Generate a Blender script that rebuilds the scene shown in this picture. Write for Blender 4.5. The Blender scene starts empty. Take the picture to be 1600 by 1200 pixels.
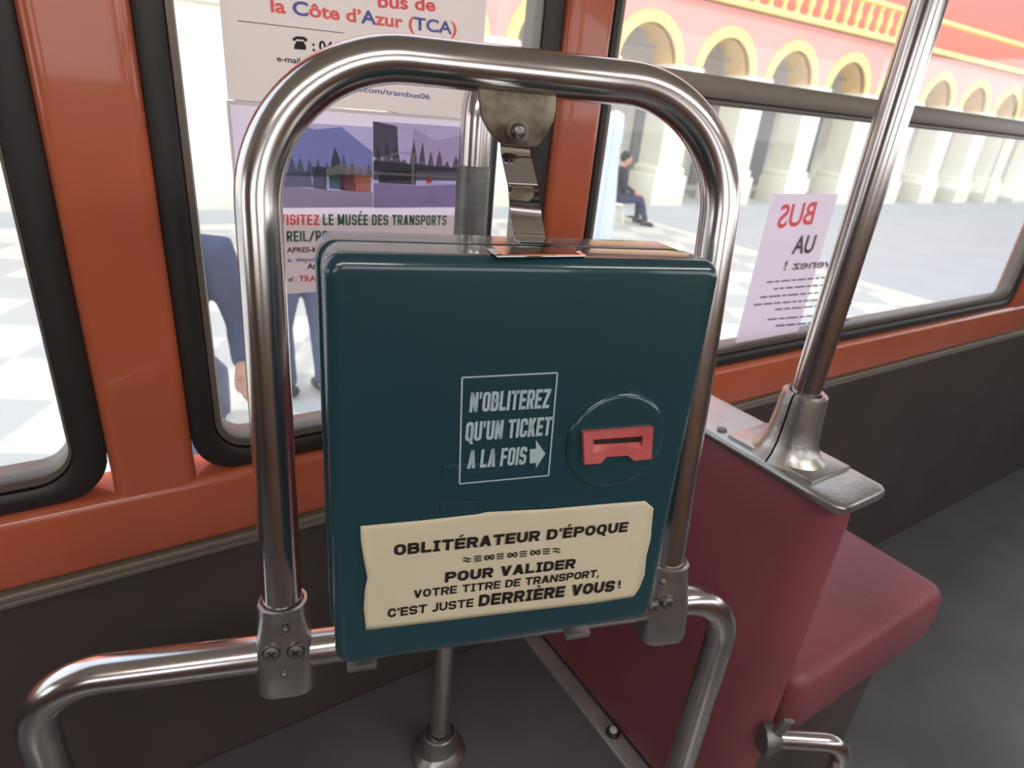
import bpy, bmesh, math, random
from mathutils import Vector as V, Matrix
random.seed(4)
C = bpy.context.scene.collection
PI = math.pi

# ------------------------------------------------------------------ camera, sky, light, exposure
FPX = 980.0
RX = V((0.8416628, -0.1537452, 0.51765447))      # world X seen in camera axes (right, down, forward)
RY = V((-0.5326974, -0.39354379, 0.74923745))
RZ = V((0.08852804, -0.90635848, -0.41313084))
cam_d = bpy.data.cameras.new('camera'); cam = bpy.data.objects.new('camera', cam_d); C.objects.link(cam)
right = V((RX[0], RY[0], RZ[0])); down = V((RX[1], RY[1], RZ[1])); fwd = V((RX[2], RY[2], RZ[2]))
M = Matrix((( right.x, -down.x, -fwd.x, 0), (right.y, -down.y, -fwd.y, 0), (right.z, -down.z, -fwd.z, 0), (0, 0, 0, 1)))
cam.matrix_world = M
cam_d.sensor_fit = 'HORIZONTAL'; cam_d.sensor_width = 36; cam_d.lens = 36 * FPX / 1600
cam_d.clip_start = 0.02; cam_d.clip_end = 300
cam_d.dof.use_dof = True; cam_d.dof.focus_distance = 0.50; cam_d.dof.aperture_fstop = 9.0
bpy.context.scene.camera = cam

w = bpy.data.worlds.new('sky'); bpy.context.scene.world = w; w.use_nodes = True
nt = w.node_tree; bg = nt.nodes['Background']
tc = nt.nodes.new('ShaderNodeTexCoord'); sep = nt.nodes.new('ShaderNodeSeparateXYZ'); ramp = nt.nodes.new('ShaderNodeValToRGB')
nt.links.new(tc.outputs['Generated'], sep.inputs[0]); nt.links.new(sep.outputs['Z'], ramp.inputs[0]); nt.links.new(ramp.outputs[0], bg.inputs[0])
ramp.color_ramp.elements[0].color = (.90, .90, .90, 1); ramp.color_ramp.elements[1].color = (.62, .76, 1, 1)
bg.inputs[1].default_value = 1.55
sun_d = bpy.data.lights.new('sun', 'SUN'); sun_d.energy = 1.3; sun_d.angle = math.radians(6); sun_d.color = (1, .95, .87)
sun = bpy.data.objects.new('sun', sun_d); C.objects.link(sun); sun.rotation_euler = (math.radians(48), 0, math.radians(-28))
vs = bpy.context.scene.view_settings
vs.view_transform = 'Standard'; vs.look = 'None'; vs.gamma = 1; vs.use_curve_mapping = False; vs.exposure = 0.68
FILL_LAMP = 10.5                                       # brightness of the two ceiling fill lamps added to light the bus

# ------------------------------------------------------------------ materials
def sl(r, g, b):
    f = lambda c: (c/255/12.92) if c/255 <= .04045 else ((c/255+.055)/1.055)**2.4
    return (f(r), f(g), f(b), 1)
def mat(name, col, rough=.5, metal=0, coat=0, bump=0, bscale=60, var=0, vscale=8, col2=None, spec=None, coords='Object', stretch=None):
    m = bpy.data.materials.new(name); m.use_nodes = True; n = m.node_tree; b = n.nodes['Principled BSDF']
    b.inputs['Base Color'].default_value = col; b.inputs['Roughness'].default_value = rough; b.inputs['Metallic'].default_value = metal
    b.inputs['Coat Weight'].default_value = coat; b.inputs['Coat Roughness'].default_value = .06
    if spec is not None: b.inputs['Specular IOR Level'].default_value = spec
    t = n.nodes.new('ShaderNodeTexCoord'); src = t.outputs[coords]
    if stretch:
        mp = n.nodes.new('ShaderNodeMapping'); mp.inputs['Scale'].default_value = stretch
        n.links.new(src, mp.inputs[0]); src = mp.outputs[0]
    if var or col2:
        nz = n.nodes.new('ShaderNodeTexNoise'); nz.inputs['Scale'].default_value = vscale; nz.inputs['Detail'].default_value = 5
        n.links.new(src, nz.inputs['Vector'])
        r = n.nodes.new('ShaderNodeValToRGB'); r.color_ramp.elements[0].position = .35; r.color_ramp.elements[1].position = .65
        r.color_ramp.elements[0].color = col; c2 = col2 or tuple(min(1, c*(1-var)) for c in col[:3]) + (1,)
        r.color_ramp.elements[1].color = c2
        n.links.new(nz.outputs[0], r.inputs[0]); n.links.new(r.outputs[0], b.inputs['Base Color'])
    if bump:
        nz = n.nodes.new('ShaderNodeTexNoise'); nz.inputs['Scale'].default_value = bscale; nz.inputs['Detail'].default_value = 4
        n.links.new(src, nz.inputs['Vector'])
        bp = n.nodes.new('ShaderNodeBump'); bp.inputs['Strength'].default_value = bump; bp.inputs['Distance'].default_value = .002
        n.links.new(nz.outputs[0], bp.inputs['Height']); n.links.new(bp.outputs[0], b.inputs['Normal'])
    return m
def emis(name, col, s):
    m = mat(name, col); b = m.node_tree.nodes['Principled BSDF']
    b.inputs['Emission Color'].default_value = col; b.inputs['Emission Strength'].default_value = s
    return m
def glassm():
    m = bpy.data.materials.new('window glass'); m.use_nodes = True; n = m.node_tree; n.nodes.clear()
    o = n.nodes.new('ShaderNodeOutputMaterial'); mx = n.nodes.new('ShaderNodeMixShader'); tr = n.nodes.new('ShaderNodeBsdfTransparent')
    gl = n.nodes.new('ShaderNodeBsdfGlossy'); gl.inputs['Roughness'].default_value = .02; tr.inputs[0].default_value = (.93, .95, .94, 1)
    fr = n.nodes.new('ShaderNodeFresnel'); fr.inputs[0].default_value = 1.45
    df = n.nodes.new('ShaderNodeBsdfDiffuse'); df.inputs[0].default_value = (.8, .8, .8, 1); mx2 = n.nodes.new('ShaderNodeMixShader'); mx2.inputs[0].default_value = .10
    n.links.new(tr.outputs[0], mx2.inputs[1]); n.links.new(df.outputs[0], mx2.inputs[2])
    ge = n.nodes.new('ShaderNodeNewGeometry'); ms = n.nodes.new('ShaderNodeMath'); ms.operation = 'SUBTRACT'; ms.use_clamp = True
    n.links.new(fr.outputs[0], ms.inputs[0]); n.links.new(ge.outputs['Backfacing'], ms.inputs[1]); n.links.new(ms.outputs[0], mx.inputs[0]); n.links.new(mx2.outputs[0], mx.inputs[1]); n.links.new(gl.outputs[0], mx.inputs[2]); n.links.new(mx.outputs[0], o.inputs[0])
    return m
chrome = mat('worn chrome', (.72, .675, .65, 1), .19, 1, var=.12, vscale=30)
brightm = mat('bright chrome', (.80, .79, .77, 1), .04, 1)
alu = mat('cast aluminium', (.60, .575, .55, 1), .34, 1, bump=.18, bscale=160, var=.12, vscale=40)
alu_d = mat('dull aluminium', (.30, .29, .275, 1), .5, .85, bump=.1, bscale=120, var=.2, vscale=25)
sleeve_m = mat('matte sleeve', (.33, .32, .31, 1), .42, .7, bump=.15, bscale=80, var=.25, vscale=20, stretch=(1, 1, 3))
dirty = mat('grimy plate', sl(150, 140, 122), .5, .45, bump=.3, bscale=90, col2=sl(78, 62, 48), vscale=42)
steel_d = mat('dark screw steel', (.20, .19, .18, 1), .35, 1)
hole_m = mat('screw recess', (.02, .02, .02, 1), .6)
teal = mat('petrol blue enamel', (.012, .058, .074, 1), .22, 0, coat=.85, bump=.03, bscale=9, var=.10, vscale=5)
teal2 = mat('petrol blue body', (.011, .054, .068, 1), .25, 0, coat=.8)
gap_m = mat('dark gasket', (.004, .010, .012, 1), .5)
pinkp = mat('red plastic', sl(208, 104, 104), .42, 0, bump=.25, bscale=70, col2=sl(190, 84, 84), vscale=30)
slit_m = mat('slot shadow', (.02, .006, .006, 1), .7)
cream = mat('cream paper', sl(226, 214, 184), .6, bump=.25, bscale=22, var=.06, vscale=14)
ink = mat('black ink', sl(38, 30, 26), .6)
decal = mat('pale grey print', sl(176, 196, 204), .5)
maroon = mat('oxblood leatherette', sl(146, 77, 84), .40, 0, bump=.25, bscale=120, col2=sl(132, 69, 75), vscale=5, spec=.45)
orange = mat('orange enamel', sl(208, 106, 72), .30, 0, coat=.6, bump=.02, bscale=10, var=.10, vscale=6)
rubber = mat('black rubber', sl(44, 40, 38), .45)
greyfr = mat('grey window channel', sl(122, 112, 102), .40, .35)
barm = mat('grey brown window bar', sl(136, 126, 114), .45, .25)
darkwall = mat('dark brown panel', sl(82, 71, 68), .55, bump=.1, bscale=80, var=.2, vscale=5)
floor_m = mat('dark grey vinyl', sl(107, 104, 105), .42, bump=.15, bscale=120, col2=sl(97, 94, 95), vscale=6)
ceil_m = mat('cream ceiling', sl(200, 190, 175), .5)
oppw = mat('beige interior panel', sl(130, 112, 98), .45)
fill_lamp_m = emis('fill lamp diffuser', (1, .95, .88, 1), FILL_LAMP)  # glow of the added fill lamps
def thin_paper(name, col, var):
    m = mat(name, col, .5, var=var, vscale=10); n = m.node_tree; p = n.nodes['Principled BSDF']; o = n.nodes['Material Output']
    t = n.nodes.new('ShaderNodeBsdfTranslucent'); x = n.nodes.new('ShaderNodeMixShader'); x.inputs[0].default_value = .72; t.inputs[0].default_value = col
    n.links.new(p.outputs[0], x.inputs[1]); n.links.new(t.outputs[0], x.inputs[2]); n.links.new(x.outputs[0], o.inputs[0]); return m
sheet_m = thin_paper('white sheet', sl(229, 221, 213), .04)
sheet_b = thin_paper('lilac white sheet', sl(234, 226, 240), .05)
redi = mat('red ink', sl(250, 122, 116), .6); bluei = mat('blue ink', sl(104, 114, 176), .6); greeni = mat('green ink', sl(92, 136, 106), .6)
greyi = mat('grey ink', sl(96, 92, 98), .6); lblue = mat('light blue ink', sl(108, 116, 190), .6); lred = mat('coral ink', sl(240, 110, 118), .6)
for m_, k_ in ((redi, .45), (bluei, .4), (greeni, .35), (greyi, .3), (lblue, .4), (lred, .5)):
    n_ = m_.node_tree; o_ = n_.nodes['Material Output']; t_ = n_.nodes.new('ShaderNodeBsdfTransparent'); x_ = n_.nodes.new('ShaderNodeMixShader'); x_.inputs[0].default_value = k_
    n_.links.new(n_.nodes['Principled BSDF'].outputs[0], x_.inputs[1]); n_.links.new(t_.outputs[0], x_.inputs[2]); n_.links.new(x_.outputs[0], o_.inputs[0])
    t_.inputs[0].default_value = tuple(min(1, c*1.2) for c in n_.nodes['Principled BSDF'].inputs['Base Color'].default_value[:3]) + (1,)
glass = glassm()

# ------------------------------------------------------------------ helpers
def tag(o, label=None, cat=None, group=None, kind=None):
    if label: o['label'] = label
    if cat: o['category'] = cat
    if group: o['group'] = group
    if kind: o['kind'] = kind
    return o
def empty(name, loc):
    o = bpy.data.objects.new(name, None); C.objects.link(o); o.location = loc; o.empty_display_size = .02
    return o
WPOS = {}
def obj(name, bm, m, parent=None, smooth=True, ang=40):
    me = bpy.data.meshes.new(name)
    bmesh.ops.recalc_face_normals(bm, faces=bm.faces)
    if smooth:
        for f in bm.faces: f.smooth = True
        lim = math.radians(ang)
        for e in bm.edges:
            if len(e.link_faces) == 2 and e.calc_face_angle(0) > lim: e.smooth = False
    bm.to_mesh(me); bm.free()
    for x in (m if isinstance(m, (list, tuple)) else [m]): me.materials.append(x)
    return link(name, me, parent)
def link(name, me, parent=None):
    o = bpy.data.objects.new(name, me); C.objects.link(o)
    if parent:
        o.parent = parent; off = wloc(parent); o.location = -off
    return o
def wloc(o):
    p = V(o.location)
    while o.parent: o = o.parent; p += V(o.location)
    return p
def B(): return bmesh.new()
def obox(bm, o, ax, ay, az, bev=0, seg=3, mi=0):
    """oriented box: corner o and three edge vectors"""
    o, ax, ay, az = map(V, (o, ax, ay, az))
    t = bmesh.new()
    vs = [t.verts.new(o + ax*i + ay*j + az*k) for k in (0, 1) for j in (0, 1) for i in (0, 1)]
    for q in ((0,1,3,2), (4,5,7,6), (0,1,5,4), (2,3,7,6), (0,2,6,4), (1,3,7,5)): t.faces.new([vs[i] for i in q])
    bmesh.ops.recalc_face_normals(t, faces=t.faces)
    if bev: bmesh.ops.bevel(t, geom=list(t.edges), offset=bev, segments=seg, profile=.5, affect='EDGES')
    for f in t.faces: f.material_index = mi
    me = bpy.data.meshes.new('t'); t.to_mesh(me); t.free(); bm.from_mesh(me); bpy.data.meshes.remove(me)
def box(bm, x0, x1, y0, y1, z0, z1, bev=0, seg=3, mi=0):
    obox(bm, (x0, y0, z0), (x1-x0, 0, 0), (0, y1-y0, 0), (0, 0, z1-z0), bev, seg, mi)
def prism(bm, pts, d, bev=0, mi=0):
    """extrude a planar polygon of 3D points along vector d"""
    t = bmesh.new(); vs = [t.verts.new(V(p)) for p in pts]; f = t.faces.new(vs)
    r = bmesh.ops.extrude_face_region(t, geom=[f]); bmesh.ops.translate(t, vec=V(d), verts=[v for v in r['geom'] if isinstance(v, bmesh.types.BMVert)])
    bmesh.ops.recalc_face_normals(t, faces=t.faces)
    if bev: bmesh.ops.bevel(t, geom=list(t.edges), offset=bev, segments=2, profile=.5, affect='EDGES')
    for f in t.faces: f.material_index = mi
    me = bpy.data.meshes.new('t'); t.to_mesh(me); t.free(); bm.from_mesh(me); bpy.data.meshes.remove(me)
def ring_loft(bm, rings, closed=False, cap=True, mi=0):
    L = [[bm.verts.new(p) for p in r] for r in rings]; n = len(L[0])
    rng = range(len(L)) if closed else range(len(L)-1)
    for i in rng:
        a, b = L[i], L[(i+1) % len(L)]
        for j in range(n):
            f = bm.faces.new((a[j], a[(j+1) % n], b[(j+1) % n], b[j])); f.material_index = mi
    if cap and not closed:
        for r in (L[0], L[-1]): f = bm.faces.new(r); f.material_index = mi
def fillet(pts, rads, n=12):
    out = [V(pts[0])]
    for i in range(1, len(pts)-1):
        p, a, b = V(pts[i]), V(pts[i-1]), V(pts[i+1]); r = rads[i-1]
        if r <= 0: out.append(p); continue
        da, db = (a-p).normalized(), (b-p).normalized(); th = da.angle(db); t = r/math.tan(th/2)
        c = p + (da+db).normalized()*(r/math.sin(th/2)); s, e = p+da*t-c, p+db*t-c; w0 = s.angle(e)
        for k in range(n+1):
            q = k/n; out.append(c + (s*math.sin((1-q)*w0) + e*math.sin(q*w0))/math.sin(w0))
    out.append(V(pts[-1])); return out
def tube(bm, path, r, seg=28, mi=0):
    path = [V(p) for p in path]; rings = []; t0 = (path[1]-path[0]).normalized()
    u = t0.orthogonal().normalized(); prev = t0
    for i, p in enumerate(path):
        t = (path[min(i+1, len(path)-1)] - path[max(i-1, 0)]).normalized()
        u = prev.rotation_difference(t) @ u; u = (u - t*u.dot(t)).normalized(); prev = t; v = t.cross(u)
        rr = r[i] if isinstance(r, (list, tuple)) else r
        rings.append([p + (u*math.cos(a) + v*math.sin(a))*rr for a in (2*PI*k/seg for k in range(seg))])
    ring_loft(bm, rings, mi=mi)
def super_loft(bm, secs, ax, ay, seg=40, mi=0):
    """secs: (centre, rx, ry, exponent) in the axes ax, ay"""
    rings = []
    for c, rx, ry, e in secs:
        r = []
        for k in range(seg):
            a = 2*PI*k/seg; ca, sa = math.cos(a), math.sin(a)
            r.append(V(c) + ax*(rx*math.copysign(abs(ca)**(2/e), ca)) + ay*(ry*math.copysign(abs(sa)**(2/e), sa)))
        rings.append(r)
    ring_loft(bm, rings, mi=mi)
def lathe(bm, prof, c, axis, seg=32, mi=0):
    axis = V(axis).normalized(); u = axis.orthogonal().normalized(); v = axis.cross(u)
    ring_loft(bm, [[V(c) + axis*h + (u*math.cos(2*PI*k/seg) + v*math.sin(2*PI*k/seg))*r for k in range(seg)] for r, h in prof], mi=mi)

class Plane:
    """a flat surface in the bus: origin, direction along it, direction up it, normal towards the viewer side"""
    def __init__(s, o, h, u):
        s.o, s.h, s.u = V(o), V(h).normalized(), V(u).normalized(); s.n = s.h.cross(s.u).normalized()
        if s.n.dot(s.o) > 0: s.n = -s.n
    def at(s, px, py, off=0):                    # where the sight line through a photo pixel meets the surface
        r = right*((px-800)/FPX) + down*((py-600)/FPX) + fwd; o = s.o + s.n*off
        return r*(s.n.dot(o)/s.n.dot(r))
    def pt(s, a, b, off=0): return s.o + s.h*a + s.u*b + s.n*off

_capcache = {}
def glyph_mesh(txt, bold, mats, idx=None):
    cu = bpy.data.curves.new('lettering', 'FONT'); cu.body = txt; cu.offset = bold; cu.resolution_u = 4
    for m in mats: cu.materials.append(m)
    if idx:
        for i, k in enumerate(idx): cu.body_format[i].material_index = k
    o = bpy.data.objects.new('t', cu); C.objects.link(o); bpy.context.view_layer.update()
    dg = bpy.context.evaluated_depsgraph_get(); me = bpy.data.meshes.new_from_object(o.evaluated_get(dg))
    bpy.data.objects.remove(o); bpy.data.curves.remove(cu)
    return me
def capheight(bold):
    if bold not in _capcache:
        me = glyph_mesh('H', bold, []); _capcache[bold] = max(v.co.y for v in me.vertices); bpy.data.meshes.remove(me)
    return _capcache[bold]
def write(parent, pl, txt, L, R, cap_px, m, off=.0012, bold=.0, idx=None, name='lettering', full=False, mirror=False, slant=0):
    """text between two baseline ends given as photo pixels; cap_px = height of a capital there"""
    ms = m if isinstance(m, (list, tuple)) else [m]
    me = glyph_mesh(txt, bold, ms, idx)
    if not me.vertices: return None
    a, b = pl.at(*L, off), pl.at(*R, off); cap = (pl.at(L[0], L[1]-cap_px, off) - pl.at(L[0], L[1], off)).length
    d = b-a; up = pl.n.cross(d).normalized()
    if up.dot(pl.u) < 0: up = -up
    xs = [v.co.x for v in me.vertices]; x0, x1 = min(xs), max(xs)
    ys = [v.co.y for v in me.vertices]; ch = max(ys) if full else capheight(bold)
    for v in me.vertices:
        q = (v.co.x-x0)/(x1-x0)
        if mirror: q = 1-q
        v.co = a + d*q + up*(cap*v.co.y/ch) + d.normalized()*(slant*cap*v.co.y/ch)
    me.name = name
    return link(name, me, parent)
def glyph(ch, w, t, r, slab=False):
    """a capital drawn with thick strokes in a box w wide and 1 high; returns (polygons, width)"""
    P = []; a = t/2; acc = ''
    if ch in 'ÉÈ': acc = ch; ch = 'E'
    hw = t*1.12
    def fil(pts, closed=False):
        if closed: pts = pts + [pts[0], pts[1]]
        q = [V((x, y, 0)) for x, y, c in pts]; rr = [max(0, c) for x, y, c in pts[1:-1]]
        out = fillet(q, rr, 7) if len(q) > 2 else q
        if closed: out = out[1:] if False else out
        return [(p.x, p.y) for p in out]
    def stroke(pts):
        q = fil(pts); L_, R_ = [], []; q2 = [q[0]]
        for p in q[1:]:
            if math.hypot(p[0]-q2[-1][0], p[1]-q2[-1][1]) > 1e-5: q2.append(p)
        q = q2; n = len(q)
        for i in range(n):
            d1 = (q[i][0]-q[i-1][0], q[i][1]-q[i-1][1]) if i else (q[1][0]-q[0][0], q[1][1]-q[0][1]); d2 = (q[i+1][0]-q[i][0], q[i+1][1]-q[i][1]) if i < n-1 else d1
            l1, l2 = math.hypot(*d1), math.hypot(*d2); n1 = (-d1[1]/l1, d1[0]/l1); n2 = (-d2[1]/l2, d2[0]/l2)
            mx, my = n1[0]+n2[0], n1[1]+n2[1]; k = 2/max(.5, mx*mx+my*my)*a; L_.append((q[i][0]+mx*k, q[i][1]+my*k)); R_.append((q[i][0]-mx*k, q[i][1]-my*k))
        for i in range(n-1): P.append([R_[i], R_[i+1], L_[i+1], L_[i]])
    diag = lambda x0, y0, x1, y1, h=hw: P.append([(x0-h/2, y0), (x0+h/2, y0), (x1+h/2, y1), (x1-h/2, y1)])
    Lx, Rx, By, Ty = a, w-a, a, 1-a; rc = min(r, (Rx-Lx)/2, .5-a)
    if ch == 'I':
        if slab: w = w*.62; Rx = w-a; stroke([(w/2, 0, 0), (w/2, 1, 0)]); P.append([(0, 0), (w, 0), (w, t*.8), (0, t*.8)]); P.append([(0, 1-t*.8), (w, 1-t*.8), (w, 1), (0, 1)])
        else: w = t; stroke([(a, 0, 0), (a, 1, 0)])
    elif ch == 'L': w *= .88; stroke([(Lx, 1, 0), (Lx, By, 0), (w, By, 0)])
    elif ch in 'EF':
        w *= .9; stroke([(w, Ty, 0), (Lx, Ty, 0)]); stroke([(Lx, 0, 0), (Lx, 1, 0)]); stroke([(Lx, .5, 0), (w*.94, .5, 0)])
        if ch == 'E': stroke([(Lx, By, 0), (w, By, 0)])
    elif ch == 'T': stroke([(0, Ty, 0), (w, Ty, 0)]); stroke([(w/2, 0, 0), (w/2, 1, 0)])
    elif ch in 'OQ':
        stroke([(w/2, Ty, 0), (Rx, Ty, rc), (Rx, By, rc), (Lx, By, rc), (Lx, Ty, rc), (w/2, Ty, 0)])
        if ch == 'Q': diag(w*.86, -.16, w*.62, .12)
    elif ch == 'C': stroke([(Rx, .66, 0), (Rx, Ty, rc*.95), (Lx, Ty, rc*.95), (Lx, By, rc*.95), (Rx, By, rc*.95), (Rx, .34, 0)])
    elif ch == 'S':
        q = min(rc, (.5-a)/2*.98); stroke([(Rx, .70, 0), (Rx, Ty, q), (Lx, Ty, q), (Lx, .5, q), (Rx, .5, q), (Rx, By, q), (Lx, By, q), (Lx, .30, 0)])
    elif ch == 'U': stroke([(Lx, 1, 0), (Lx, By, rc), (Rx, By, rc), (Rx, 1, 0)])
    elif ch == 'J': w *= .72; Rx = w-a; stroke([(Rx, 1, 0), (Rx, By, min(rc, .2)), (0, By, 0)])
    elif ch == 'D': stroke([(Lx, By, 0), (Rx, By, rc), (Rx, Ty, rc), (Lx, Ty, 0)]); stroke([(Lx, 0, 0), (Lx, 1, 0)])
    elif ch in 'PR':
        q = min(rc, .24-a/2); stroke([(Lx, Ty, 0), (Rx, Ty, q), (Rx, .46, q), (Lx, .46, 0)]); stroke([(Lx, 0, 0), (Lx, 1, 0)])
        if ch == 'R': diag(w-hw*.45, 0, w*.56, .46)
    elif ch == 'B':
        q = min(rc, .22-a/3); stroke([(Lx, Ty, 0), (Rx-.02, Ty, q), (Rx-.02, .52, q), (Lx, .52, 0)]); stroke([(Lx, .52, 0), (Rx, .52, q), (Rx, By, q), (Lx, By, 0)]); stroke([(Lx, 0, 0), (Lx, 1, 0)])
    elif ch == 'A':
        w *= 1.08; diag(hw/2, 0, w/2, 1); diag(w-hw/2, 0, w/2, 1); P.append([(w*.22, .20), (w*.78, .20), (w*.72, .20+t*.8), (w*.28, .20+t*.8)])
    elif ch == 'V': w *= 1.05; diag(w/2, 0, hw/2, 1); diag(w/2, 0, w-hw/2, 1)
    elif ch == 'N': w *= 1.05; stroke([(a, 0, 0), (a, 1, 0)]); stroke([(w-a, 0, 0), (w-a, 1, 0)]); diag(w-a, 0, a, 1)
    elif ch == 'M': w *= 1.3; stroke([(a, 0, 0), (a, 1, 0)]); stroke([(w-a, 0, 0), (w-a, 1, 0)]); diag(w/2, .1, a, 1); diag(w/2, .1, w-a, 1)
    elif ch == 'K': stroke([(a, 0, 0), (a, 1, 0)]); diag(t*.8, .38, w-hw/2, 1); diag(w-hw/2, 0, w*.45, .62)
    elif ch == 'Z': stroke([(0, Ty, 0), (w, Ty, 0)]); stroke([(0, By, 0), (w, By, 0)]); diag(hw/2, t*.6, w-hw/2, 1-t*.6)
    elif ch in "'’": w = t*.9; P.append([(w*.1, .66), (w*.7, .66), (w, 1), (w*.1, 1)])
    elif ch == ',': w = t*1.1; P.append([(-.02, -.18), (w*.4, -.18), (w, t), (w*.2, t)])
    elif ch == '!': w = t; P.append([(0, 0), (w, 0), (w, t), (0, t)]); P.append([(w*.15, .32), (w*.85, .32), (w, 1), (0, 1)])
    elif ch == '/': diag(.05, -.05, w-.05, 1)
    elif ch == ' ': w = w*.42
    if acc: cx = w*.5; P.append([(cx-.10, 1.08), (cx+.04, 1.08), (cx+.24, 1.30), (cx+.02, 1.30)] if acc == 'É' else [(cx-.04, 1.08), (cx+.10, 1.08), (cx-.02, 1.30), (cx-.24, 1.30)])
    return P, w
def letters(parent, pl, txt, L, R, cap_px, m, off=.0012, w=.7, t=.2, r=.36, gap=.12, slab=False, slant=0, name='lettering'):
    a, b_ = pl.at(*L, off), pl.at(*R, off); cap = (pl.at(L[0], L[1]-cap_px, off) - pl.at(L[0], L[1], off)).length
    d = b_-a; up = pl.n.cross(d).normalized(); up = -up if up.dot(pl.u) < 0 else up
    x = 0; allp = []
    for ch in txt:
        P, wd = glyph(ch, w, t, r, slab); allp += [[(px+x, py) for px, py in p] for p in P]; x += wd + gap
    tot = x-gap; bm = B(); dn = d.normalized()
    for p in allp: quad(bm, [a + d*(px/tot) + up*(cap*py) + dn*(slant*cap*py) for px, py in p])
    return obj(name, bm, m, parent, smooth=False)
def quad(bm, ps, mi=0):
    f = bm.faces.new([bm.verts.new(V(p)) for p in ps]); f.material_index = mi; return f
def strip_line(bm, pl, p, q, wd, off, mi=0):
    a, b = pl.at(*p, off), pl.at(*q, off); s = (b-a).cross(pl.n).normalized()*wd/2
    quad(bm, (a-s, b-s, b+s, a+s), mi)

# ------------------------------------------------------------------ the bus shell
YW = .74                                          # inner face of the window wall
ZF = -1.32                                        # bus floor below the eye
WALL = Plane((0, YW, 0), (1, 0, 0), (0, 0, 1))
ZS0, ZS1 = -.450, -.411                           # rubber under the glass
ZT = .56
def st(name, bm, m, **k): o = obj(name, bm, m, **k); o['kind'] = 'structure'; return o
b = B(); box(b, -3, 5, -1.6, .85, ZF-.04, ZF); st('floor', b, floor_m, smooth=False)
b = B(); box(b, -3, 5, -1.6, .85, .80, .84); st('ceiling', b, ceil_m, smooth=False)
# window wall: one orange body with belt, pillars and header
wins = [(-1.30, -.030), (.055, .531), (.607, 2.35), (2.45, 4.4)]
b = B()
box(b, -3, 5, YW-.022, YW+.05, -.541, ZS0+.001, .012, 5)
for x0, x1 in ((-3, -1.30), (-.030, .055), (.531, .607), (2.35, 2.45), (4.4, 5)):
    box(b, x0, x1, YW-.019, YW+.05, ZS0-.02, ZT+.02, .014, 6)
st('wall_front', b, orange)
b = B(); box(b, -3, 5, YW-.01, YW+.05, ZT, .80); st('wall_upper', b, ceil_m, smooth=False)
b = B(); box(b, -3, 5, YW+.012, YW+.05, ZF, -.54); st('wall_lower', b, darkwall, smooth=False)
for z0, z1, y in ((-.552, -.541, YW-.026), (-.566, -.556, YW-.018)):
    b = B(); box(b, -3, 5, y, YW+.02, z0, z1, .0035, 3); st('trim_1' if z0 > -.555 else 'trim_2', b, barm)
def rrect(x0, x1, z0, z1, r, n=8):
    out = []
    for cx, cz, a0 in ((x1-r, z1-r, 0), (x0+r, z1-r, PI/2), (x0+r, z0+r, PI), (x1-r, z0+r, 1.5*PI)):
        for k in range(n+1): a = a0 + PI/2*k/n; out.append((cx+r*math.cos(a), cz+r*math.sin(a)))
    return out
def frame_ring(bm, o, i, y0, y1):
    P = [[V((x, y, z)) for x, z in s] for s, y in ((o, y0+.004), ([(a+(c-a)*.2, b_+(d-b_)*.2) for (a, b_), (c, d) in zip(o, i)], y0),
         ([(a+(c-a)*.8, b_+(d-b_)*.8) for (a, b_), (c, d) in zip(o, i)], y0), (i, y0+.004), (i, y1), (o, y1))]
    ring_loft(bm, P, closed=True)

for k, (x0, x1) in enumerate(wins, 1):
    W = empty('window_%d' % k, (x0, YW, ZS0)); W['kind'] = 'structure'
    r = .052
    ls, rs = (.026, .030) if k != 3 else (.014, .030)
    o_ = rrect(x0, x1, ZS0, ZT, r); i_ = rrect(x0+ls, x1-rs, ZS0+.024, ZT-.02, r-.012); j_ = rrect(x0+ls+.010, x1-rs-.004, ZS1, ZT-.03, r-.022)
    b = B(); frame_ring(b, o_, i_, YW-.012, YW+.03); obj('window_seal', b, rubber, W)
    b = B(); frame_ring(b, i_, j_, YW-.006, YW+.03); obj('window_channel', b, greyfr, W)
    b = B(); box(b, x0+ls+.004, x1-rs-.001, YW+.006, YW+.010, ZS0+.02, ZT-.02); obj('pane', b, glass, W, smooth=False)
    if k >= 3:
        b = B(); box(b, x0+ls, x1-rs, YW-.016, YW+.02, .0275, .0585, .003, 2); obj('window_bar', b, barm, W)
        b = B(); box(b, x0+ls, x1-rs, YW-.006, YW+.018, .018, .027, .002, 2); obj('window_bar_lip', b, greyfr, W)
    if k == 2:
        b = B(); box(b, .4445, .4515, YW-.002, YW+.012, -.40, .045, .001, 2); obj('glazing_strip', b, rubber, W)
# opposite side of the bus, behind the viewer
b = B()
box(b, -3, 5, -1.6, -1.55, ZF, -.12); box(b, -3, 5, -1.6, -1.55, .45, .80)
for x0, x1 in ((-3, -2.3), (-1.0, -.55), (.45, .75), (1.9, 2.02), (3.35, 3.47), (4.7, 5)): box(b, x0, x1, -1.6, -1.55, -.13, .46)
st('wall_back', b, oppw, smooth=False)
for nm, x in (('wall_left', -3), ('wall_right', 5)):
    b = B()
    if x < 0: box(b, x-.049, x-.001, -1.6, -.1, -.3, .5)  # infill added over unseen end windows to cut streaks in the chrome
    box(b, x-.05, x, -1.6, .85, ZF, -.3); box(b, x-.05, x, -1.6, .85, .5, .84)
    for y0, y1 in ((-1.6, -1.4), (-.45, -.38), (.66, .85)): box(b, x-.05, x, y0, y1, -.31, .51)
    st(nm, b, oppw, smooth=False)
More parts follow.
